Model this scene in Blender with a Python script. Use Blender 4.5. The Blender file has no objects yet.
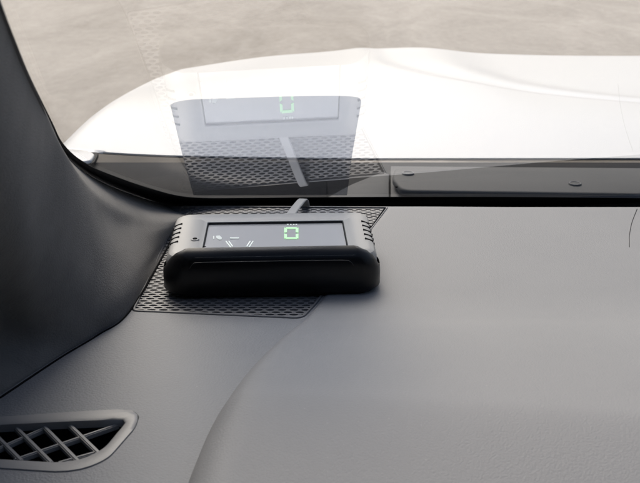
import bpy, bmesh, math, random
from mathutils import Vector, Matrix
random.seed(4)
C = bpy.context.scene.collection
R = math.radians

# ------------------------------------------------------------------ camera
PITCH = 21.039
cam_d = bpy.data.cameras.new('camera'); cam = bpy.data.objects.new('camera', cam_d); C.objects.link(cam)
cam.location = (0, 0, .24); cam.rotation_euler = (R(90 - PITCH), 0, 0)
FPX = 921.6
cam_d.sensor_width = 36; cam_d.sensor_fit = 'HORIZONTAL'; cam_d.lens = 36 * FPX / 640
cam_d.clip_start = .01; cam_d.clip_end = 2000
cam_d.dof.use_dof = True; cam_d.dof.focus_distance = .62
cam_d.dof.aperture_fstop = (cam_d.lens / 1000) / .0016
bpy.context.scene.camera = cam

# ------------------------------------------------------------------ daylight
W = bpy.data.worlds.new('World'); bpy.context.scene.world = W; W.use_nodes = True
nt = W.node_tree
sky = nt.nodes.new('ShaderNodeTexSky'); sky.sky_type = 'NISHITA'; sky.sun_disc = False
SUN_EL, SUN_AZ = 52, -15          # azimuth measured from +Y towards +X
sky.sun_elevation = R(SUN_EL); sky.sun_rotation = R(SUN_AZ)
sky.air_density = 1.0; sky.dust_density = 6.5; sky.ozone_density = 1.0
nt.links.new(sky.outputs[0], nt.nodes['Background'].inputs[0])
nt.nodes['Background'].inputs[1].default_value = .15
sd = bpy.data.lights.new('sun', 'SUN'); sd.energy = 1.5; sd.angle = R(40); sd.color = (1, .965, .93)
so = bpy.data.objects.new('sun', sd); C.objects.link(so)
so.rotation_euler = (R(90 - SUN_EL), 0, R(180 - SUN_AZ))
so.location = (0, 3, 6)
vs = bpy.context.scene.view_settings
vs.view_transform = 'Standard'; vs.look = 'None'; vs.gamma = 1; vs.use_curve_mapping = False
vs.exposure = .38
cy = bpy.context.scene.cycles
cy.max_bounces = 10; cy.transparent_max_bounces = 16; cy.glossy_bounces = 5; cy.diffuse_bounces = 5

# ------------------------------------------------------------------ measured geometry helpers
th = R(PITCH); FW = Vector((0, math.cos(th), -math.sin(th))); UP = Vector((0, math.sin(th), math.cos(th)))
CAM = Vector((0, 0, .24))
def ray(x, y): return FW + Vector((1, 0, 0)) * ((x - 320) / FPX) - UP * ((y - 241.5) / FPX)
def at_z(x, y, z):
    v = ray(x, y); return CAM + v * ((z - CAM.z) / v.z)
def at_Y(x, y, Y):
    v = ray(x, y); return CAM + v * (Y / v.y)
ALPHA, PSI, YB = R(26.525), R(-4.936), .726
GN = Vector((math.sin(ALPHA) * math.sin(PSI), math.sin(ALPHA) * math.cos(PSI), math.cos(ALPHA)))   # outward normal of the windshield
G0 = Vector((0, YB, 0))
def on_glass(x, y, off=0):
    v = ray(x, y); t = ((G0 - CAM).dot(GN)) / v.dot(GN)
    return CAM + v * t - GN * off

# ------------------------------------------------------------------ materials
def S(c):
    f = lambda u: u / 12.92 if u <= .04045 else ((u + .055) / 1.055) ** 2.4
    return (f(c[0]), f(c[1]), f(c[2]), 1)
def mat(name, col, rough=.5, metal=0, spec=.5, coat=0, emit=None, es=0):
    m = bpy.data.materials.new(name); m.use_nodes = True
    b = m.node_tree.nodes['Principled BSDF']
    b.inputs['Base Color'].default_value = tuple(col[:3]) + (1,)
    b.inputs['Roughness'].default_value = rough; b.inputs['Metallic'].default_value = metal
    b.inputs['Specular IOR Level'].default_value = spec
    b.inputs['Coat Weight'].default_value = coat
    if emit: b.inputs['Emission Color'].default_value = tuple(emit) + (1,); b.inputs['Emission Strength'].default_value = es
    return m
def N(m, t, **kw):
    n = m.node_tree.nodes.new(t)
    for k, v in kw.items():
        if k in n.inputs: n.inputs[k].default_value = v
        else: setattr(n, k, v)
    return n
def bsdf(m): return m.node_tree.nodes['Principled BSDF']
def tint(m, scale, lo, hi, detail=4, sy=1, rough=None):
    """colour varies between two close values"""
    L = m.node_tree.links
    co = N(m, 'ShaderNodeTexCoord'); mp = N(m, 'ShaderNodeMapping'); mp.inputs['Scale'].default_value = (1, sy, 1)
    L.new(co.outputs['Object'], mp.inputs[0])
    no = N(m, 'ShaderNodeTexNoise', Scale=scale, Detail=detail, Roughness=.6); L.new(mp.outputs[0], no.inputs['Vector'])
    r = N(m, 'ShaderNodeValToRGB'); r.color_ramp.elements[0].position = .3; r.color_ramp.elements[1].position = .7
    r.color_ramp.elements[0].color = tuple(lo) + (1,); r.color_ramp.elements[1].color = tuple(hi) + (1,)
    L.new(no.outputs[0], r.inputs[0]); L.new(r.outputs[0], bsdf(m).inputs['Base Color'])
    if rough:
        mr = N(m, 'ShaderNodeMapRange'); mr.inputs['To Min'].default_value = rough[0]; mr.inputs['To Max'].default_value = rough[1]
        L.new(no.outputs[0], mr.inputs[0]); L.new(mr.outputs[0], bsdf(m).inputs['Roughness'])
    return co
def leather(m, scale, depth, dist=.0006):
    L = m.node_tree.links
    co = N(m, 'ShaderNodeTexCoord')
    n0 = N(m, 'ShaderNodeTexNoise', Scale=scale * .7, Detail=2); L.new(co.outputs['Object'], n0.inputs['Vector'])
    mx = N(m, 'ShaderNodeMixRGB'); mx.inputs[0].default_value = .0016
    ad = N(m, 'ShaderNodeVectorMath', operation='MULTIPLY_ADD')
    L.new(n0.outputs['Color'], ad.inputs[0]); ad.inputs[1].default_value = (1.2 / scale,) * 3; L.new(co.outputs['Object'], ad.inputs[2])
    v = N(m, 'ShaderNodeTexVoronoi', feature='F1', Scale=scale); L.new(ad.outputs[0], v.inputs['Vector'])
    n = N(m, 'ShaderNodeTexNoise', Scale=scale * 2.2, Detail=3); L.new(co.outputs['Object'], n.inputs['Vector'])
    a = N(m, 'ShaderNodeMath', operation='MULTIPLY_ADD'); L.new(n.outputs[0], a.inputs[0]); a.inputs[1].default_value = .5
    iv = N(m, 'ShaderNodeMath', operation='MULTIPLY'); L.new(v.outputs['Distance'], iv.inputs[0]); iv.inputs[1].default_value = -1
    L.new(iv.outputs[0], a.inputs[2])
    b = N(m, 'ShaderNodeBump', Strength=depth, Distance=dist); L.new(a.outputs[0], b.inputs['Height'])
    L.new(b.outputs[0], bsdf(m).inputs['Normal'])
def fine_bump(m, scale, depth, dist=.0003):
    L = m.node_tree.links
    co = N(m, 'ShaderNodeTexCoord')
    n = N(m, 'ShaderNodeTexNoise', Scale=scale, Detail=4); L.new(co.outputs['Object'], n.inputs['Vector'])
    b = N(m, 'ShaderNodeBump', Strength=depth, Distance=dist); L.new(n.outputs[0], b.inputs['Height'])
    L.new(b.outputs[0], bsdf(m).inputs['Normal'])

def dust(m, amount=.5):
    """a few pale specks of dust lying on the surface"""
    L = m.node_tree.links; b = bsdf(m); src = b.inputs['Base Color'].links[0].from_socket
    co = N(m, 'ShaderNodeTexCoord'); v = N(m, 'ShaderNodeTexVoronoi', feature='F1', Scale=300); L.new(co.outputs['Object'], v.inputs['Vector'])
    sp = N(m, 'ShaderNodeSeparateColor'); L.new(v.outputs['Color'], sp.inputs[0])
    a = N(m, 'ShaderNodeMath', operation='LESS_THAN'); L.new(v.outputs['Distance'], a.inputs[0]); a.inputs[1].default_value = .11
    c = N(m, 'ShaderNodeMath', operation='GREATER_THAN'); L.new(sp.outputs[0], c.inputs[0]); c.inputs[1].default_value = .93
    d = N(m, 'ShaderNodeMath', operation='MULTIPLY'); L.new(a.outputs[0], d.inputs[0]); L.new(c.outputs[0], d.inputs[1])
    e = N(m, 'ShaderNodeMath', operation='MULTIPLY'); L.new(d.outputs[0], e.inputs[0]); e.inputs[1].default_value = amount * .7
    x = N(m, 'ShaderNodeMixRGB'); L.new(e.outputs[0], x.inputs[0]); L.new(src, x.inputs[1]); x.inputs[2].default_value = (.5, .49, .47, 1)
    L.new(x.outputs[0], b.inputs['Base Color'])

M = {}
M['dash'] = mat('dash_soft_plastic', (.30, .30, .31), .62, spec=.35)
tint(M['dash'], 14, (.172, .178, .189), (.190, .196, .206), 5, rough=(.55, .68)); leather(M['dash'], 760, .34)
M['hoodpl'] = mat('instrument_hood_plastic', (.31, .31, .31), .62, spec=.35)
tint(M['hoodpl'], 12, (.178, .181, .188), (.198, .201, .207), 5, rough=(.55, .68)); leather(M['hoodpl'], 980, .22)
dust(M['dash'], .22); dust(M['hoodpl'], .16)
M['grille'] = mat('grille_plastic', (.15, .15, .155), .45, spec=.4)
M['vent'] = mat('vent_plastic', (.22, .22, .222), .5); fine_bump(M['vent'], 900, .25)
M['black'] = mat('black_cavity', (.004, .004, .005), .9, spec=.1)
M['rubber'] = mat('black_ceramic_border', (.004, .004, .004), .6, spec=.2)
M['fabric'] = mat('pillar_woven_fabric', (.11, .11, .112), .85, spec=.15)
tint(M['fabric'], 60, (.112, .109, .105), (.142, .138, .133), 6)
def weave(m):
    L = m.node_tree.links
    co = N(m, 'ShaderNodeTexCoord')
    n0 = N(m, 'ShaderNodeTexNoise', Scale=900, Detail=3); mp = N(m, 'ShaderNodeMapping'); mp.inputs['Scale'].default_value = (.45, 1, 1.4)
    L.new(co.outputs['Object'], mp.inputs[0]); L.new(mp.outputs[0], n0.inputs['Vector'])
    b = N(m, 'ShaderNodeBump', Strength=.5, Distance=.0006); L.new(n0.outputs[0], b.inputs['Height'])
    L.new(b.outputs[0], bsdf(m).inputs['Normal'])
    bsdf(m).inputs['Sheen Weight'].default_value = .15
weave(M['fabric'])
M['silver'] = mat('silver_grey_plastic', (.265, .265, .26), .42, spec=.5); fine_bump(M['silver'], 1800, .12, .0002)
M['blackpl'] = mat('black_device_plastic', (.004, .004, .005), .32, spec=.32); fine_bump(M['blackpl'], 1500, .1, .0002)
M['screen'] = mat('display_glass', (.36, .36, .36), .16, spec=.5)
M['wall'] = mat('screen_recess', (.01, .01, .01), .5)
M['green'] = mat('digit_green', (.3, .6, .35), .4, emit=(.5, 1, .42), es=.48)
M['white'] = mat('mark_white', (.7, .72, .7), .4, emit=(.9, 1, .9), es=.3)
M['dimwhite'] = mat('mark_dim', (.6, .62, .6), .4, emit=(.8, .95, .82), es=.12)
M['cable'] = mat('cable_grey', (.36, .355, .345), .35, spec=.5)
M['paint'] = mat('white_car_paint', (.755, .76, .765), .45, spec=.35, coat=1); bsdf(M['paint']).inputs['Coat Weight'].default_value = .45; bsdf(M['paint']).inputs['Coat Roughness'].default_value = .12
M['cowl'] = mat('cowl_plastic', (.085, .086, .09), .5, spec=.12)
tint(M['cowl'], 25, (.016, .016, .018), (.026, .027, .029), 6, rough=(.6, .8)); fine_bump(M['cowl'], 700, .3, .0005)
M['cowl2'] = mat('cowl_cover_plastic', (.12, .121, .126), .45, spec=.2)
tint(M['cowl2'], 18, (.094, .096, .099), (.116, .118, .121), 6, rough=(.5, .7)); fine_bump(M['cowl2'], 700, .25, .0005)
M['liner'] = mat('unseen_cabin_cloth', (.035, .035, .035), .9, spec=.1); fine_bump(M['liner'], 400, .3)

def glass_mat(name, T, refl, base, tintc, gloss=(1, 1, 1), rough=0.0):
    """thin pane: Schlick reflection over a tinted clear body"""
    m = bpy.data.materials.new(name); m.use_nodes = True; t = m.node_tree; t.nodes.clear(); L = t.links
    out = t.nodes.new('ShaderNodeOutputMaterial')
    tr = t.nodes.new('ShaderNodeBsdfTransparent'); tr.inputs[0].default_value = tuple(T * c for c in tintc) + (1,)
    if refl <= 0:
        L.new(tr.outputs[0], out.inputs[0]); return m
    gl = t.nodes.new('ShaderNodeBsdfGlossy'); gl.inputs['Roughness'].default_value = rough; gl.inputs[0].default_value = tuple(gloss) + (1,)
    ge = t.nodes.new('ShaderNodeNewGeometry')
    d = t.nodes.new('ShaderNodeVectorMath'); d.operation = 'DOT_PRODUCT'
    L.new(ge.outputs['Normal'], d.inputs[0]); L.new(ge.outputs['Incoming'], d.inputs[1])
    a = t.nodes.new('ShaderNodeMath'); a.operation = 'ABSOLUTE'; L.new(d.outputs['Value'], a.inputs[0])
    s = t.nodes.new('ShaderNodeMath'); s.operation = 'SUBTRACT'; s.inputs[0].default_value = 1; L.new(a.outputs[0], s.inputs[1])
    p = t.nodes.new('ShaderNodeMath'); p.operation = 'POWER'; L.new(s.outputs[0], p.inputs[0]); p.inputs[1].default_value = 5
    f = t.nodes.new('ShaderNodeMath'); f.operation = 'MULTIPLY_ADD'; L.new(p.outputs[0], f.inputs[0]); f.inputs[1].default_value = refl; f.inputs[2].default_value = base
    f.use_clamp = True
    mx = t.nodes.new('ShaderNodeMixShader'); L.new(f.outputs[0], mx.inputs[0]); L.new(tr.outputs[0], mx.inputs[1]); L.new(gl.outputs[0], mx.inputs[2])
    L.new(mx.outputs[0], out.inputs[0]); return m
M['glass_in'] = glass_mat('windshield_glass_inner', .97, .85, .045, (.99, 1, .99))
M['glass_out'] = glass_mat('windshield_glass_outer', .97, 0, 0, (.99, 1, .99))
M['film'] = glass_mat('reflective_film_coat', .58, .8, .10, (.91, .975, 1.10))

def ground_mat():
    m = mat('pale_dusty_asphalt', (.3, .28, .25), .85, spec=.2); L = m.node_tree.links
    co = N(m, 'ShaderNodeTexCoord')
    mp = N(m, 'ShaderNodeMapping'); mp.inputs['Scale'].default_value = (1, .5, 1); L.new(co.outputs['Object'], mp.inputs[0])
    a = N(m, 'ShaderNodeTexNoise', Scale=1.1, Detail=12, Roughness=.72, Distortion=.8); L.new(mp.outputs[0], a.inputs['Vector'])
    b = N(m, 'ShaderNodeTexNoise', Scale=16.0, Detail=10, Roughness=.8); L.new(mp.outputs[0], b.inputs['Vector'])
    x = N(m, 'ShaderNodeMath', operation='MULTIPLY_ADD'); L.new(b.outputs[0], x.inputs[0]); x.inputs[1].default_value = .6
    L.new(a.outputs[0], x.inputs[2])
    r = N(m, 'ShaderNodeValToRGB'); e = r.color_ramp.elements
    e[0].position = .58; e[0].color = (.30, .272, .238, 1); e[1].position = 1.0; e[1].color = (.46, .425, .38, 1)
    L.new(x.outputs[0], r.inputs[0]); L.new(r.outputs[0], bsdf(m).inputs['Base Color'])
    return m
M['ground'] = ground_mat()

# ------------------------------------------------------------------ object helpers
def link(name, me, m=None, parent=None, smooth=True, angle=35):
    o = bpy.data.objects.new(name, me); C.objects.link(o)
    if m:
        for k in (m if isinstance(m, (list, tuple)) else [m]): me.materials.append(k)
    if smooth:
        me.polygons.foreach_set('use_smooth', [True] * len(me.polygons))
        try: me.set_sharp_from_angle(angle=R(angle))
        except Exception: pass
    if parent: o.parent = parent
    return o
def from_bm(name, bm, m, parent=None, smooth=True, angle=35):
    bmesh.ops.recalc_face_normals(bm, faces=bm.faces)
    me = bpy.data.meshes.new(name); bm.to_mesh(me); bm.free(); return link(name, me, m, parent, smooth, angle)
def from_py(name, v, f, m, parent=None, smooth=True, angle=35):
    me = bpy.data.meshes.new(name); me.from_pydata([tuple(p) for p in v], [], f); me.update()
    return link(name, me, m, parent, smooth, angle)
def thing(name, label, cat, loc=(0, 0, 0)):
    o = bpy.data.objects.new(name, None); C.objects.link(o); o.location = loc; o['label'] = label; o['category'] = cat
    o.empty_display_size = .02
    bpy.context.view_layer.update(); return o
def tag(o, label, cat, group=None):
    o['label'] = label; o['category'] = cat
    if group: o['group'] = group
def struct(o): o['kind'] = 'structure'
def local(o, root):          # geometry is written in world coordinates: keep it there under a placed root
    o.parent = root; o.matrix_parent_inverse = Matrix.Translation(-root.location) if root.rotation_euler.z == 0 else root.matrix_basis.inverted()
    return o
def cr(p0, p1, p2, p3, t):
    return .5 * ((2 * p1) + (p2 - p0) * t + (2 * p0 - 5 * p1 + 4 * p2 - p3) * t * t + (3 * p1 - p0 - 3 * p2 + p3) * t * t * t)
def spline(P, n):
    Q = [P[0] * 2 - P[1]] + list(P) + [P[-1] * 2 - P[-2]]; out = []
    for i in range(1, len(Q) - 2):
        for k in range(n): out.append(cr(Q[i - 1], Q[i], Q[i + 1], Q[i + 2], k / n))
    out.append(P[-1].copy()); return out
def sheet(name, rows, m, parent=None, thick=0, flip=False):
    nu, nv = len(rows), len(rows[0]); v = [p for r in rows for p in r]; f = []
    for i in range(nu - 1):
        for j in range(nv - 1):
            q = (i * nv + j, i * nv + j + 1, (i + 1) * nv + j + 1, (i + 1) * nv + j)
            f.append(q[::-1] if flip else q)
    o = from_py(name, v, f, m, parent)
    if thick:
        s = o.modifiers.new('thickness', 'SOLIDIFY'); s.thickness = thick; s.offset = -1
    return o
def rrect(w, d, r, n=8, cx=0, cy=0):
    P = []
    for (sx, sy, a0) in ((1, 1, 0), (-1, 1, 90), (-1, -1, 180), (1, -1, 270)):
        for k in range(n + 1):
            a = R(a0 + 90 * k / n); P.append((cx + sx * (w / 2 - r) + r * math.cos(a), cy + sy * (d / 2 - r) + r * math.sin(a)))
    return P
def loft(name, loops, m, parent=None, cap0=True, cap1=True, angle=35):
    n = len(loops[0]); v = [p for l in loops for p in l]; f = []
    for i in range(len(loops) - 1):
        for j in range(n):
            k = (j + 1) % n; f.append((i * n + j, i * n + k, (i + 1) * n + k, (i + 1) * n + j))
    if cap0: f.append(tuple(range(n))[::-1])
    if cap1: f.append(tuple(range((len(loops) - 1) * n, len(loops) * n)))
    return from_py(name, v, f, m, parent, True, angle)
def plate(name, pts, thick, m, parent=None, down=Vector((0, 0, -1)), bevel=0, seg=2):
    """closed outline of 3-D points given a thickness"""
    n = len(pts); v = [Vector(p) for p in pts] + [Vector(p) + down * thick for p in pts]
    f = [tuple(range(n)), tuple(range(n, 2 * n))[::-1]] + [(i, i + n, (i + 1) % n + n, (i + 1) % n) for i in range(n)]
    bm = bmesh.new(); vv = [bm.verts.new(p) for p in v]
    for q in f: bm.faces.new([vv[i] for i in q])
    bmesh.ops.recalc_face_normals(bm, faces=bm.faces)
    if bevel:
        bmesh.ops.bevel(bm, geom=[e for e in bm.edges if e.calc_face_angle(0) > R(30)], offset=bevel, segments=seg, affect='EDGES', profile=.5)
    return from_bm(name, bm, m, parent)
def tube(name, pts, r, m, parent=None, sides=8):
    bm = bmesh.new(); rings = []
    for i, p in enumerate(pts):
        t = (pts[min(i + 1, len(pts) - 1)] - pts[max(i - 1, 0)]).normalized()
        a = t.cross(Vector((0, 0, 1))); a = a.normalized() if a.length > 1e-4 else Vector((1, 0, 0)); b = a.cross(t)
        rings.append([bm.verts.new(p + (a * math.cos(2 * math.pi * k / sides) + b * math.sin(2 * math.pi * k / sides)) * r) for k in range(sides)])
    for i in range(len(rings) - 1):
        for k in range(sides):
            j = (k + 1) % sides; bm.faces.new((rings[i][k], rings[i][j], rings[i + 1][j], rings[i + 1][k]))
    bm.faces.new(rings[0]); bm.faces.new(rings[-1][::-1])
    return from_bm(name, bm, m, parent)
def box(name, c, s, m, parent=None, rot=None, bevel=0):
    bm = bmesh.new(); bmesh.ops.create_cube(bm, size=1)
    bmesh.ops.scale(bm, vec=s, verts=bm.verts)
    if bevel: bmesh.ops.bevel(bm, geom=bm.edges[:], offset=bevel, segments=2, affect='EDGES')
    if rot: bmesh.ops.rotate(bm, cent=(0, 0, 0), matrix=rot, verts=bm.verts)
    bmesh.ops.translate(bm, vec=c, verts=bm.verts)
    return from_bm(name, bm, m, parent)
def fill(loops, z):
    """flat face with holes"""
    bm = bmesh.new(); es = []
    for l in loops:
        vv = [bm.verts.new((p[0], p[1], z)) for p in l]
        es += [bm.edges.new((vv[i], vv[(i + 1) % len(vv)])) for i in range(len(vv))]
    bmesh.ops.triangle_fill(bm, use_beauty=True, use_dissolve=False, edges=es)
    return bm
def roundpoly(P, r, n=5):
    out = []; k = len(P)
    for i in range(k):
        a, b, c = Vector(P[i - 1]), Vector(P[i]), Vector(P[(i + 1) % k])
        rr = r[i] if isinstance(r, (list, tuple)) else r
        u = (a - b).normalized(); w = (c - b).normalized()
        rr = min(rr, (a - b).length * .45, (c - b).length * .45)
        p0, p2 = b + u * rr, b + w * rr
        for q in range(n + 1):
            t = q / n; out.append((1 - t) ** 2 * p0 + 2 * t * (1 - t) * b + t * t * p2)
    return out

# ------------------------------------------------------------------ ground
g = from_py('ground', [(-300, -60, -1.05), (300, -60, -1.05), (300, 900, -1.05), (-300, 900, -1.05)], [(0, 1, 2, 3)], M['ground'], smooth=False); struct(g)

# ------------------------------------------------------------------ unseen windowless cabin (roof lining, doors, back), added to block light behind the camera
def cabin():
    sh = []
    zt = .52; Yw = -.30
    prof = [(-1.0, -.15), (-1.0, .3), (-.86, .46), (-.6, zt), (.5, zt + .02), (1.3, zt), (1.55, .46), (1.68, .3), (1.68, -.15)]
    rows = []
    for Y in (Yw, -.8, -1.4, -2.0):
        rows.append([Vector((x, Y, z if i not in () else z)) for i, (x, z) in enumerate(prof)])
    o = sheet('unseen_headliner', rows, M['liner'], None, .02); struct(o)
    o = from_py('unseen_cabin_back', [(-1, -2, -.9), (1.68, -2, -.9), (1.68, -2, .52), (-1, -2, .52)], [(0, 1, 2, 3)], M['liner'], smooth=False); struct(o)
    o = from_py('unseen_cabin_floor', [(-1, -2, -.7), (1.68, -2, -.7), (1.68, .72, -.7), (-1, .72, -.7)], [(0, 1, 2, 3)], M['liner'], smooth=False); struct(o)
    for x in (-.62, 1.68):
        q = [(x, -2, -.9), (x, .6, -.9), (x, .66, .02), (x, -.3, .50), (x, -2, .52)]
        n = 5; v = q + [(a - .03 if x < 0 else a + .03, b, c) for a, b, c in q]
        f = [tuple(range(5)), tuple(range(9, 4, -1))] + [(i, i + 5, (i + 1) % 5 + 5, (i + 1) % 5) for i in range(5)]
        o = from_py('unseen_cabin_side', v, f, M['liner'], smooth=False); struct(o)
cabin()

# ------------------------------------------------------------------ windshield
ws = thing('windshield', 'raked clear car windshield faintly mirroring the dashboard, black border along its base', 'windshield', (.3, .72, 0))
SU = GN.cross(Vector((1, 0, 0))).normalized()          # up the slope of the glass
if SU.z < 0: SU = -SU
SX = Vector((1, 0, 0)) - GN * GN.x; SX.normalize()
def slab(a, b):
    lo, hi = -.06, 1.12
    return [G0 + SX * a + SU * lo, G0 + SX * b + SU * lo, G0 + SX * b + SU * hi, G0 + SX * a + SU * hi]
q = slab(-.62, 1.7); q2 = [p + GN * .004 for p in q]
o = from_py('glass', q + q2, [(0, 1, 2, 3), (7, 6, 5, 4), (0, 4, 5, 1), (1, 5, 6, 2), (2, 6, 7, 3), (3, 7, 4, 0)], [M['glass_in'], M['glass_out']], smooth=False)
for p in o.data.polygons: p.material_index = 0 if p.index == 0 else 1
local(o, ws)
edge_hi = [(-14, -45), (7, 15), (28.5, 70), (52, 119), (61, 138), (72, 151), (85, 160.5), (104, 170), (150, 186.5), (190, 195.5), (250, 196.2), (320, 195.6), (480, 195.2), (640, 196.5), (900, 199)]
edge_lo = [(-16, -46), (4, 15), (24, 71), (47, 120), (57, 146.5), (74, 161.5), (84, 169), (98, 178.5), (146, 197.5), (188, 209), (250, 222), (320, 226), (480, 226), (640, 228), (900, 230)]
hi = spline([on_glass(x, y, .0012) for x, y in edge_hi], 8); lo = spline([on_glass(x, y, .0012) for x, y in edge_lo], 8); assert len(hi) == len(lo), (len(edge_hi), len(edge_lo))
o = sheet('black_border', [hi, lo], M['rubber'], None); local(o, ws)
o.modifiers.new('thickness', 'SOLIDIFY').thickness = .0006

# film on the glass
fo = [(170.2, 104), (183, 157), (193.5, 195), (347, 195), (352, 155), (361.3, 101), (358, 96.8), (340, 95.2), (290, 95.6), (240, 97.2), (195, 98.6), (177, 101)]
fp = spline([on_glass(x, y, .0003) for x, y in fo[5:] + [fo[0]]], 6)
fpts = fp + [on_glass(*fo[1], .0003), on_glass(*fo[2], .0003), on_glass(*fo[3], .0003), on_glass(*fo[4], .0003)]
bm = bmesh.new(); bm.faces.new([bm.verts.new(p) for p in fpts])
film = from_bm('reflective_film', bm, M['film'], None, False)
tag(film, 'blue-grey reflective film patch with rounded top corners stuck on the windshield, mirroring the display', 'reflective film')

# ------------------------------------------------------------------ dashboard
dash = thing('dashboard', 'grey grained plastic dashboard with speaker grille, air vent and domed instrument hood', 'dashboard', (0, .5, 0))
zg = 0.0
Gp = [at_z(131, 311.5, 0), at_z(303, 319, 0), at_z(317, 304, 0), at_z(388.5, 207, 0), at_z(181, 206, 0)]
# left edge follows the foot of the pillar trim
gr_out = roundpoly([Vector((p.x, p.y, 0)) for p in Gp], [.004, .006, .004, .003, .003])
# air vent opening, lower left
Vp = [(-60, 429.5), (0, 425), (70, 421.5), (123, 419.5), (126, 422.5), (104, 449), (84, 459), (60, 463), (0, 459.5), (-60, 456)]
vent_in = roundpoly([at_z(x, y, 0) for x, y in Vp], .006)
Vo = [(-70, 421), (0, 417.5), (80, 412), (130, 409.5), (139.5, 415), (136, 428), (108, 460), (84, 470), (60, 473), (0, 469), (-70, 465)]
vent_out = roundpoly([at_z(x, y, 0) for x, y in Vo], .008)
rear = [at_z(x, y, 0) for x, y in ((-60, 206), (100, 206), (250, 206.5), (430, 206.5), (640, 208), (900, 210))]
outer = [Vector((-.6, .15, 0)), Vector((1.2, .15, 0))] + [rear[i] for i in range(5, -1, -1)] + [Vector((-.6, rear[0].y, 0))]
bm = fill([outer, gr_out, vent_out], 0)
for f in bm.faces:
    if f.normal.z < 0: f.normal_flip()
ext = bmesh.ops.extrude_face_region(bm, geom=bm.faces[:])
bmesh.ops.translate(bm, vec=(0, 0, -.004), verts=[v for v in ext['geom'] if isinstance(v, bmesh.types.BMVert)])
o = from_bm('top_panel', bm, M['dash'], None, False); local(o, dash)
bv = o.modifiers.new('soft_edge', 'BEVEL'); bv.width = .0006; bv.segments = 2; bv.limit_method = 'ANGLE'
o = box('inner_well', (.3, .45, -.035), (1.8, .62, .002), M['black']); local(o, dash)

# --- speaker grille
def grille():
    root = bpy.data.objects.new('speaker_grille', None); C.objects.link(root); root.empty_display_size = .02
    root.location = (gr_out[0].x, gr_out[0].y, 0); bpy.context.view_layer.update()
    zt = -.0004; PX, RY = .00724, .00329
    c = sum(gr_out, Vector()) / len(gr_out)
    inner = [p + (c - p).normalized() * .0022 for p in gr_out]
    # frame
    n = len(gr_out); gap = [p + (c - p).normalized() * .0006 for p in gr_out]
    loops = [[Vector((p.x, p.y, -.004)) for p in gap], [Vector((p.x, p.y, zt + .0006)) for p in gap],
             [p + (c - p).normalized() * .0004 + Vector((0, 0, zt + .001)) for p in gap],
             [Vector((p.x, p.y, zt + .001)) for p in inner], [Vector((p.x, p.y, -.004)) for p in inner]]
    fr = loft('frame', loops, M['grille'], None, False, False)
    # lattice of slotted cells
    bm = bmesh.new()
    xs = [p.x for p in gr_out]; ys = [p.y for p in gr_out]
    j = 0; y = min(ys)
    K = 12
    tilt = R(1.5)
    while y < max(ys) + .01:
        x = min(xs) - .01 + (PX / 2 if j % 2 else 0)
        while x < max(xs) + .01:
            # outer boundary of the cell: a brick; hole: rounded slot
            ob, ib = [], []
            for k in range(K):
                a = 2 * math.pi * k / K
                ca, sa = math.cos(a), math.sin(a)
                hx, hy = PX / 2, RY / 2
                ib.append((x + .00268 * ca * (1 if abs(ca) > .9 else 1.0), y + .00122 * (abs(sa) ** .9) * (1 if sa > 0 else -1)))
            ob = [(x + hx, y), (x + hx, y + hy), (x + hx * .5, y + hy), (x, y + hy), (x - hx * .5, y + hy), (x - hx, y + hy), (x - hx, y), (x - hx, y - hy), (x - hx * .5, y - hy), (x, y - hy), (x + hx * .5, y - hy), (x + hx, y - hy)]
            A = [bm.verts.new((p[0], p[1], 0)) for p in ob]
            B = [bm.verts.new((p[0], p[1], -.00012)) for p in ib]
            D = [bm.verts.new((p[0], p[1], -.0022)) for p in ib]
            for k in range(K):
                l = (k + 1) % K
                bm.faces.new((A[k], A[l], B[l], B[k])); bm.faces.new((B[k], B[l], D[l], D[k]))
            x += PX
        y += RY; j += 1
    m = len(inner)
    ar = sum(inner[i].x * inner[(i + 1) % m].y - inner[(i + 1) % m].x * inner[i].y for i in range(m))
    for i in range(m):
        p, q = inner[i], inner[(i + 1) % m]; e = q - p
        if e.length < 1e-6: continue
        nrm = Vector((e.y, -e.x, 0)) * (1 if ar > 0 else -1)
        g = bm.verts[:] + bm.edges[:] + bm.faces[:]
        bmesh.ops.bisect_plane(bm, geom=g, plane_co=(p.x, p.y, 0), plane_no=nrm, clear_outer=True)
    bmesh.ops.translate(bm, vec=(0, 0, zt), verts=bm.verts)
    me = bpy.data.meshes.new('lattice'); bm.to_mesh(me); bm.free()
    la = link('lattice', me, M['grille'], None, False)
    bk = plate('backing', [p + Vector((0, 0, -.0045)) for p in gr_out], .001, M['black'])
    for o in (fr, la, bk): local(o, root)
    local(root, dash)
grille()

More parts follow.
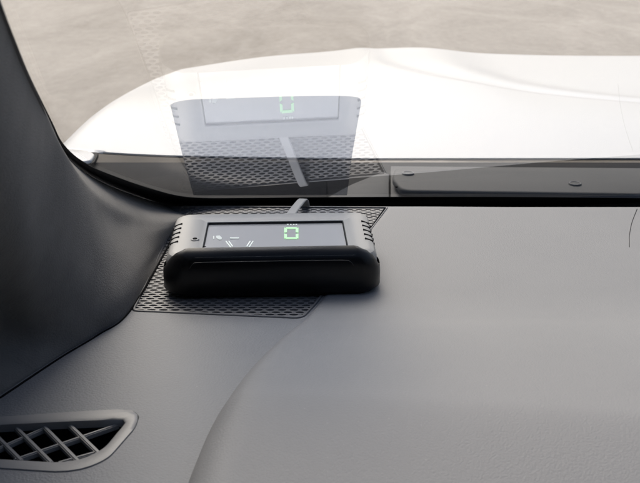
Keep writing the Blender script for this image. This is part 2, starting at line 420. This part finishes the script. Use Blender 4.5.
# --- air vent
def vent():
    root = bpy.data.objects.new('air_vent', None); C.objects.link(root); root.location = at_z(60, 445, 0); root.empty_display_size = .02
    bpy.context.view_layer.update()
    n = 72
    def resample(P, n):
        L = [0]
        for i in range(len(P)): L.append(L[-1] + (P[(i + 1) % len(P)] - P[i]).length)
        out = []
        for k in range(n):
            s = L[-1] * k / n; i = max(j for j in range(len(P)) if L[j] <= s)
            t = (s - L[i]) / max(L[i + 1] - L[i], 1e-9); out.append(P[i].lerp(P[(i + 1) % len(P)], t))
        return out
    c = at_z(55, 443, 0)
    def byangle(P):
        Q = []
        for k in range(n):
            a = 2 * math.pi * k / n; d = Vector((math.cos(a) * 3, math.sin(a), 0)).normalized(); best = None
            for i in range(len(P)):
                p, q = P[i] - c, P[(i + 1) % len(P)] - c; e = q - p; den = d.x * e.y - d.y * e.x
                if abs(den) < 1e-12: continue
                t = (p.x * e.y - p.y * e.x) / den; s = (p.x * d.y - p.y * d.x) / den
                if t > 0 and -1e-6 <= s <= 1 + 1e-6 and (best is None or t > best): best = t
            Q.append(c + d * (best or .01))
        return Q
    O, I = byangle(vent_out), byangle(vent_in)
    up = lambda P, z, s=1: [c + (p - c) * s + Vector((0, 0, z)) for p in P]
    mid = [a.lerp(b, .35) for a, b in zip(O, I)]
    mid2 = [a.lerp(b, .85) for a, b in zip(O, I)]
    loops = [up(O, -.003, .997), up(O, .0001, .997), up(O, .0006, .99), up(mid, .0008), up(mid2, .0007), up(I, .0001), up(I, -.0040)]
    s = loft('surround', loops, M['vent'], None, False, False, 60)
    w_ = loft('duct_wall', [up(I, -.0038, 1.003), up(I, -.03, 1.003)], M['black'], None, False, False)
    b = plate('duct', up(I, -.0298, 1.02), .001, M['black'])
    parts = [s, b, w_]
    # crossed bars
    zt = -.0042
    A = [((3, 425), (52, 470)), ((-22, 425), (12, 470)), ((30, 420), (78, 468)), ((67, 423), (104, 458)), ((-4, 435), (22, 466)), ((-50, 428), (-12, 470))]
    A = [((-10, 431), (22, 463)), ((12, 425), (52, 465)), ((39, 423), (82, 467)), ((65, 422), (103, 459)), ((-45, 432), (-8, 465))]
    Bb = [((-30, 463), (48, 428.5)), ((14, 462), (122, 425)), ((58, 465), (100, 453)), ((-60, 452), (-10, 431))]
    for s_, zz, r in ((A, -.0034, .0014), (Bb, -.0040, .0012)):
        for (p, q) in s_:
            P, Q = at_z(*p, zz), at_z(*q, zz)
            d = (Q - P); L = d.length; a = math.atan2(d.y, d.x)
            parts.append(box('bar', (P + Q) / 2, (L, r * 1.5, .0030), M['vent'], None, Matrix.Rotation(a, 3, 'Z'), .0005))
    for o in parts: local(o, root)
    local(root, dash)
vent()

# --- instrument hood: domed cover, its left flank sweeping forward into the dash
def inst_hood():
    ol = [(176, 520), (184, 483), (190, 455), (201, 425), (216, 398), (236, 371), (260, 347), (284, 329), (304, 317.5), (320, 302), (340, 276), (372, 229), (389.5, 207.2)]
    hz = [.030, .029, .028, .0265, .0245, .0215, .0175, .0120, .0060, .0020, .0011, .0008, .0007]
    pts = [(at_z(x, y, h)) for (x, y), h in zip(ol, hz)]
    # x and height of the crest edge as functions of Y
    sp = spline([Vector(p) for p in pts], 12)
    rows = []
    def crease(x):    # Y at which the surface begins to fall towards the driver
        return .366 - .034 * min(max((x + .05) / .21, 0), 1.8)
    def profile(xe, ye, he, first):
        row = []
        # flank (hidden side) then shoulder then top
        w = .022 * (he / .028) + .004
        for k in range(7):
            a = R(90 * k / 6)
            row.append(Vector((xe - w * .15 + w * (1 - math.cos(a)) - .002, ye, -.004 + (he + .004) * math.sin(a))))
        x0 = row[-1].x; z0 = row[-1].z
        for k in range(1, 60):
            t = (k / 59) ** 1.5; x = x0 + t * (1.1 - x0)
            z = z0 + .004 * (1 - math.exp(-(x - x0) / .08)) * (he / .03)
            row.append(Vector((x, ye, z)))
        return row
    for p in sp:
        row = profile(p.x, p.y, max(p.z, 0), False)
        for kk, v in enumerate(row):
            yc = crease(v.x); d = yc - v.y
            if d > -.009:
                dd = (d + .009); v.z -= .26 * (dd * dd / (dd + .012)) * min(kk / 6, 1)
        rows.append(row)
    # forward of the outline the cover runs on flat to the base of the glass, along the grille's right edge
    d0 = rows[-1]
    pl = rows[-1][0].y
    # rear apron
    edge = [at_z(x, y, 0) for x, y in ((388.5, 207.5),)]
    yl = [pl + (.7035 - pl) * k / 30 for k in range(1, 31)]
    gx = lambda Y: at_z(317, 304, 0).x + (Y - at_z(317, 304, 0).y) / (at_z(388.5, 207, 0).y - at_z(317, 304, 0).y) * (at_z(388.5, 207, 0).x - at_z(317, 304, 0).x) + .0012
    last = rows[-1]
    rows += [[v + Vector((0, .0008, -.0004)) for v in rows[-1]], [v + Vector((0, .0012, -.005)) for v in rows[-1]]]
    o = sheet('instrument_hood', rows, M['hoodpl'], None, .0015)
    return o, last, gx
ih, last, gx = inst_hood(); local(ih, dash)

# hairline seam at the right of the dash top
sm = spline([at_z(x, y, .0011) for x, y in ((637, 209), (632, 222), (629.5, 235), (629.5, 247))], 6)
o = tube('seam', sm, .0002, M['cowl']); local(o, dash)

# ------------------------------------------------------------------ pillar trim
def pillar():
    C0 = [(-12, -45), (8, 15), (28, 70), (50, 118), (59, 146), (98, 177), (146, 196.5), (186, 207), (196, 210)]
    rowsP = []
    ridge = [((-20, -45), .258), ((2, 15), .296), ((22, 70), .345), ((45, 120), .410), ((62, 160), .448), ((88, 201), .500), ((122, 228), .560), ((172, 226), .632), ((190, 214), .692)]
    val = [None, None, None, None, ((66, 156), .468), ((97, 190), .540), ((138, 212), .606), ((180, 216), .664), ((194, 212), .697)]
    mid = [((-60, -30), .235), ((-35, 50), .265), ((-15, 130), .305), ((20, 190), .370), ((42, 235), .425), ((86, 266), .478), ((130, 264), .532), ((166, 238), .622), ((186, 215), .690)]
    mid2 = [((-100, 150), .260), ((-70, 220), .320), ((-45, 300), .395), ((-8, 320), .428), ((40, 325), .443), ((88, 314), .470), ((129, 290), .512), ((164, 246), .618), ((184, 216), .689)]
    base = [(-140, 470), (-80, 440), (-30, 417), (0, 398), (60, 358), (98, 335), (130, 311), (167, 248), (183, 217)]
    for i in range(9):
        a = on_glass(*C0[i], .0022); r = at_Y(*ridge[i][0], ridge[i][1])
        v = at_Y(*val[i][0], val[i][1]) if val[i] else a.lerp(r, .5)
        rowsP.append([a, v, r, at_Y(*mid[i][0], mid[i][1]), at_Y(*mid2[i][0], mid2[i][1]), at_z(*base[i], -.001)])
    # interpolate
    A = [spline(r, 10) for r in rowsP]
    cols = [spline([A[i][j] for i in range(9)], 10) for j in range(len(A[0]))]
    rows = [[cols[j][i] for j in range(len(cols))] for i in range(len(cols[0]))]
    o = sheet('pillar_trim', rows, M['fabric'], None, .002)
    gp = spline([at_z(x, y, .0002) for x, y in base[3:]], 8)
    e = tube('foot_shade_line', gp, .0006, M['black']); e.parent = o  # thin black tube paints shade where the trim meets the dash, without a gap
    tag(o, 'dark grey fabric windshield pillar trim sweeping down the left side onto the dashboard', 'pillar trim')
    return o
pillar()

# ------------------------------------------------------------------ the display unit
dv = thing('head_up_display', 'small silver and black head-up display unit standing on the speaker grille, showing a green 0', 'head-up display')
YAW = R(2.5)
dv.location = (-.0315, .567, .0008); dv.rotation_euler = (0, 0, YAW); bpy.context.view_layer.update()
MI = dv.matrix_world.inverted()
def Lz(x, y, z): return MI @ at_z(x, y, z)
ZT = .0268                      # top face of the silver cover above the grille
def taper(P, z, k=-.014):        # wider towards the front
    return [Vector((x * (1 - k * y / .07), y, z)) for x, y in P]
# black lower housing
lp = []
for (ins, z) in ((.004, 0), (.0012, .0012), (0, .004), (0, .0125), (.0006, .0155), (.003, .0175)):
    lp.append(taper(rrect(.1355 - 2 * ins, .0805 - 2 * ins, .014 - ins * .6, 8, 0, .001), z))
loft('base_housing', lp, M['blackpl'], dv)
# silver cover with the screen opening
cw = [Lz(208.5, 222.5, ZT), Lz(342.5, 221.8, ZT)]
x0, x1, yt = cw[0].x, cw[1].x, (cw[0].y + cw[1].y) / 2; yf = -.036
def win(z, g=0, n=8):
    # same vertex count as rrect
    P = rrect((x1 - x0) + 2 * g, (yt - yf) + 2 * g, .001, n, (x0 + x1) / 2, (yt + yf) / 2)
    return [Vector((x, y, z)) for x, y in P]
lp = []
for (ins, z) in ((0, .008), (0, .0215), (.0004, .0230), (.0018, .0252), (.0036, .0263), (.0056, ZT)):
    lp.append(taper(rrect(.1335 - 2 * ins, .081 - 2 * ins * .9, .0095 - ins * .5, 8, 0, .0035), z))
lp.append(win(ZT + .0001, .0045)); lp.append(win(ZT - .0003, .0036)); lp.append(win(ZT - .0004, .0006)); lp.append(win(ZT - .0022))
loft('top_cover', lp, M['silver'], dv, True, False, 25)
lp = [win(ZT - .0006, -.0001), win(ZT - .0022, -.0001)]
loft('screen_edge', lp, M['wall'], dv, False, False)
ZS = ZT - .0019
sc = loft('screen', [win(ZS - .0004, -.0003), win(ZS, -.0003)], M['screen'], dv)
# front visor: thick rounded black lip rising in front of the screen
lp = []
for (ins, z, yb, yfr) in ((.003, .001, -.010, -.0405), (0, .004, -.0095, -.0425), (0, .016, -.010, -.0425), (.0002, .022, -.012, -.0418), (.0012, .027, -.0145, -.0405), (.0036, .0303, -.0175, -.0385), (.0065, .0318, -.020, -.0365), (.0105, .0324, -.0225, -.034)):
    yfr -= .0028
    P = rrect(.1372 - 2 * ins, yb - yfr, min(.0135, (yb - yfr) * .49), 8, 0, (yb + yfr) / 2)
    # the lip bows back at its two ends and drops to the housing
    Q = []
    for x, y in P:
        e = max(0, (abs(x) - .044) / .024); Q.append(Vector((x, y + .003 * (x / .067) ** 2, z * (1 - .26 * min(e, 1) ** 1.6) if z > .01 else z)))
    lp.append(Q)
# the rear part of the lip slopes below the cover so that the screen shows behind it
for l in lp:
    for v in l:
        k = (v.y + .0345) / .012
        if k > 0 and v.z > .02: v.z -= min(k, 1.6) * .009
loft('front_visor', lp, M['blackpl'], dv, True, True, 50)
# crease line in the front of the visor
cp = spline([Vector(p) for p in ((-.0505, -.0436, .0210), (-.048, -.0442, .0240), (-.042, -.0444, .0250), (0, -.0445, .0252), (.042, -.0444, .0250), (.048, -.0442, .0240), (.0505, -.0436, .0210))], 8)
tube('ridge_line', cp, .00028, M['wall'], dv, 6)
# side slots
for s in (-1, 1):
    for k in range(5):
        yy = .0205 - k * .0083
        xe = s * (.0667 * (1 + .014 * yy / .07) - .0038)
        box('side_slot', (xe, yy, .02600), (.0056, .0019, .0010), M['black'], dv, Matrix.Rotation(R(s * 21), 3, 'Y'))
        box('side_slot', (s * (.0666 * (1 + .014 * yy / .07) - .0003), yy, .0220), (.0006, .0019, .0036), M['black'], dv)
# light sensor button, left of the screen, and the outline of its cap
b = Lz(195, 241, ZT)
bm = bmesh.new(); bmesh.ops.create_cone(bm, cap_ends=True, segments=24, radius1=.0028, radius2=.0024, depth=.0007); bmesh.ops.translate(bm, vec=(b.x, b.y, ZT + .0003), verts=bm.verts)
from_bm('sensor_button', bm, M['silver'], dv)
bm = bmesh.new(); bmesh.ops.create_cone(bm, cap_ends=True, segments=20, radius1=.0015, radius2=.0015, depth=.0006); bmesh.ops.translate(bm, vec=(b.x, b.y + .0004, ZT + .0006), verts=bm.verts)
from_bm('sensor_hole', bm, M['black'], dv)
for pp in (((204, 219), (192, 219), (187, 224), (185.5, 232), (185.5, 243), (187, 246.5), (206, 246.5)), ((356, 219), (362, 226), (363.5, 236), (364, 247))):
    P = spline([Lz(x, y, ZT + .00005) for x, y in pp], 6); tube('cap_groove', P, .00022, M['wall'], dv, 5)

# the lit figures on the screen
def strip(name, pts, m, w=None):
    """thin raised segment between pixel corners measured on the screen plane"""
    zz = ZS + .00035
    P = [Lz(x, y, ZS + .0008) for x, y in pts]; P = [Vector((p.x, p.y, zz)) for p in P]
    o = plate(name, P, .0003, m, dv); return o
def segs():
    L, Rr, T, B = 284.2, 298.4, 227.6, 239.2; c = (T + B) / 2
    w, h = 2.7, 1.5; g = .5; sl = .25
    out = []
    for (a, b_) in ((T + .4, c - g), (c + g, B - .4)):
        out.append([(L, a), (L + w, a + .9), (L + w, b_ - .5), (L, b_)])
        out.append([(Rr - w, a + .9), (Rr, a), (Rr, b_), (Rr - w, b_ - .5)])
    out.append([(L + 1.3, T), (Rr - 1.3, T), (Rr - 2.8, T + h), (L + 2.8, T + h)])
    out.append([(L + 2.8, B - h), (Rr - 2.8, B - h), (Rr - 1.3, B), (L + 1.3, B)])
    for q in out: strip('digit_segment', q, M['green'])
segs()
for x in (287, 290, 293, 295.5): strip('unit_mark', [(x, 224.3), (x + 1.6, 224.3), (x + 1.6, 225.6), (x, 225.6)], M['dimwhite'])
strip('scale_mark', [(225.4, 241.4), (226.4, 241.4), (231.2, 247.5), (230.2, 247.5)], M['white'])
strip('scale_mark', [(228.4, 241.4), (229.4, 241.4), (233.2, 246.8), (232.2, 246.8)], M['white'])
strip('scale_mark', [(249.7, 241.4), (250.7, 241.4), (247.2, 246.8), (246.2, 246.8)], M['white'])
strip('scale_mark', [(252.6, 241.4), (253.6, 241.4), (249.8, 247.2), (248.8, 247.2)], M['white'])
strip('status_bar', [(230, 237.6), (239, 237.6), (239, 239), (230, 239)], M['dimwhite'])
strip('status_mark', [(213.2, 236.4), (214.3, 236.4), (214.3, 239.6), (213.2, 239.6)], M['dimwhite'])
strip('status_mark', [(216, 236.2), (219.5, 235.8), (222, 238.2), (221.4, 240), (218.8, 240), (216.2, 238)], M['dimwhite'])

# flat cable from the back of the unit to the foot of the glass
def cable():
    P = [Vector((-.026, .602, .013)), Vector((-.0245, .616, .0165)), Vector((-.0205, .640, .0165)), Vector((-.0165, .668, .0135)), Vector((-.0135, .688, .0105)), Vector((-.0120, .700, .0040)), Vector((-.0115, .704, -.006))]
    Q = spline(P, 8); rows = []
    for i, p in enumerate(Q):
        t = (Q[min(i + 1, len(Q) - 1)] - Q[max(i - 1, 0)]).normalized()
        a = t.cross(Vector((0, 0, 1))).normalized(); b = a.cross(t).normalized()
        w = .0034; h = .0009
        rows.append([p + a * x * w + b * y * h for x, y in ((1, .4), (.8, 1), (-.8, 1), (-1, .4), (-1, -.4), (-.8, -1), (.8, -1), (1, -.4))])
    o = loft('flat_cable', rows, M['cable'], None); local(o, dv)
cable()

# ------------------------------------------------------------------ outside: hood, cowl, wiper cover
HX = [-.30, -.12, .02, .12, .23, .34, 1.0]; HY = [.98, 1.2, 1.4, 1.6, 1.85]
HT = [[-.032, -.035, -.037, -.037, -.037, -.037, -.038],
      [-.034, -.036, -.037, -.036, -.038, -.042, -.045],
      [-.050, -.046, -.043, -.040, -.042, -.050, -.053],
      [-.072, -.060, -.053, -.047, -.049, -.058, -.061],
      [-.105, -.080, -.069, -.059, -.060, -.069, -.072]]
def ss(a, b, t):
    t = min(max((t - a) / (b - a), 0), 1); return t * t * (3 - 2 * t)
def mono(X, V, x):            # smooth interpolation with Catmull-like tangents
    if x <= X[0]: return V[0] + (V[1] - V[0]) / (X[1] - X[0]) * (x - X[0])
    if x >= X[-1]: return V[-1] + (V[-1] - V[-2]) / (X[-1] - X[-2]) * (x - X[-1])
    i = max(k for k in range(len(X) - 1) if X[k] <= x); h = X[i + 1] - X[i]; t = (x - X[i]) / h
    d = [(V[k + 1] - V[k]) / (X[k + 1] - X[k]) for k in range(len(X) - 1)]
    m0 = d[i] if i == 0 else (d[i - 1] + d[i]) / 2; m1 = d[i] if i == len(d) - 1 else (d[i] + d[i + 1]) / 2
    return (2 * t ** 3 - 3 * t * t + 1) * V[i] + (t ** 3 - 2 * t * t + t) * h * m0 + (-2 * t ** 3 + 3 * t * t) * V[i + 1] + (t ** 3 - t * t) * h * m1
def hoodz(x, Y):
    z = mono(HY, [mono(HX, row, max(x, -.30)) for row in HT], Y)
    # raised plateau whose edge sweeps from the far crest towards the right
    xe = mono([1.0, 1.16, 1.27, 1.42, 1.6, 1.85], [1.2, .88, .58, .27, .135, .105], Y)
    w = .024 + .04 * (1 - ss(1.1, 1.5, Y))
    z -= .0055 * ss(-w, w, x - xe) * ss(1.02, 1.14, Y)
    z += .0022 * math.exp(-((x - xe - .11) / .045) ** 2) * ss(1.1, 1.3, Y)
    if x < -.28: z -= 2.0 * (-.28 - x) ** 2 / .10 + .0 * x
    ye = 1.87
    if Y > ye: z -= 1.6 * (Y - ye) ** 2
    return z
rows = []
NX, NY = 220, 130
for j in range(NY + 1):
    Y = .975 + 1.35 * j / NY; r = []
    for i in range(NX + 1):
        x = -.46 + 2.06 * (i / NX) ** 1.35; r.append(Vector((x, Y + (.02 * math.exp(-((x + .32) / .1) ** 2) if j == 0 else 0), hoodz(x, Y))))
    rows.append(r)
rows = [[v + Vector((0, .006, -.0045)) for v in rows[0]], [v + Vector((0, .0005, -.0018)) for v in rows[0]]] + rows
hood = thing('car_hood', 'glossy white car hood with soft raised contours beyond the windshield', 'hood', (.2, 1.0, -.05))
o = sheet('hood_panel', rows, M['paint'], None, .002); local(o, hood)
# front bumper / fender flank below the hood so that its edge has body under it
cw_ = thing('cowl_panel', 'dark grey plastic cowl panel between the hood and the glass', 'cowl panel', (.2, .9, -.06))
rows = []
for j, (Y, z) in enumerate(((.78, -.050), (.84, -.045), (.90, -.0415), (.945, -.0405), (.966, -.0395), (.9705, -.041), (.972, -.055), (1.04, -.064))):
    rows.append([Vector((x, Y, z)) for x in [-.5 + 2.2 * i / 40 for i in range(41)]])
o = sheet('base_panel', rows, M['cowl'], None, .003); local(o, cw_)
o = plate('side_cover', [at_z(x, y, -.036) for x, y in ((328, 197), (352, 184), (383, 171.5), (389, 174), (389, 200))], .008, M['cowl2'], None, bevel=.0008); local(o, cw_)
o = plate('long_cover', [at_z(x, y, -.037) for x, y in ((390.6, 200), (390.6, 166), (640, 168), (900, 170), (900, 205))], .007, M['cowl2'], None, bevel=.0008); local(o, cw_)
o = plate('lower_step', [at_z(x, y, -.0405) for x, y in ((128, 181), (176, 173.5), (327, 175.5), (327, 199), (185, 199))], .006, M['cowl'], None, bevel=.0008); local(o, cw_)
wc = thing('wiper_arm', 'long grey wiper arm cover with two round caps lying on the cowl panel', 'wiper arm', at_z(400, 180, -.03))
wo = roundpoly([at_z(x, y, -.026) for x, y in ((395, 166.5), (560, 171), (640, 173.5), (900, 182), (900, 200), (640, 193.5), (402, 190), (392, 178))], [.012, .02, .02, .003, .003, .02, .012, .01])
o = plate('arm_cover', wo, .0075, M['cowl2'], None, bevel=.0026, seg=4); local(o, wc)
for (x, y, rr) in ((396.5, 187, .0012),):
    p = at_z(x, y, -.0255)
    bm = bmesh.new(); bmesh.ops.create_cone(bm, cap_ends=True, segments=14, radius1=rr, radius2=rr, depth=.001); bmesh.ops.translate(bm, vec=p, verts=bm.verts)
    o = from_bm('pin_hole', bm, M['black']); local(o, wc)
for (x, y) in ((408, 173.5), (575, 184)):
    p = at_z(x, y, -.0255)
    bm = bmesh.new(); bmesh.ops.create_cone(bm, cap_ends=True, segments=28, radius1=.0064, radius2=.0058, depth=.0014); bmesh.ops.translate(bm, vec=p, verts=bm.verts)
    o = from_bm('round_cap', bm, M['cowl2']); local(o, wc)
    rg = tube('ring', [p + Vector((.0052 * math.cos(a * math.pi / 12), .0052 * math.sin(a * math.pi / 12), .0008)) for a in range(25)], .0005, M['vent'], None, 6); local(rg, o)
# second curved piece at the far right
rp = spline([at_z(x, y, -.031) for x, y in ((588, 194), (606, 190.5), (630, 187.6), (660, 186), (720, 186), (900, 188))], 6)
o = plate('blade_cover', rp + [at_z(900, 196, -.031), at_z(588, 196, -.031)], .006, M['cowl2'], None, bevel=.0008); local(o, wc)
# white fender corner at the left end of the cowl
fe = roundpoly([at_z(x, y, -.030) for x, y in ((48, 147), (86, 149.8), (95, 153.5), (91, 160), (60, 164))], .006)
o = plate('fender_corner', fe, .006, M['paint'], None, bevel=.0018, seg=3)
fs = roundpoly([at_z(x, y, -.0335) for x, y in ((44, 144.5), (87, 147.3), (99, 152.5), (94, 163), (50, 168))], .007)
sl = plate('gap_shade_plate', fs, .005, M['rubber'], None, bevel=.0012); sl.parent = o  # black plate paints the shaded gap around the corner, no seal there
tag(o, 'small white rounded fender corner beside the left end of the cowl', 'fender')
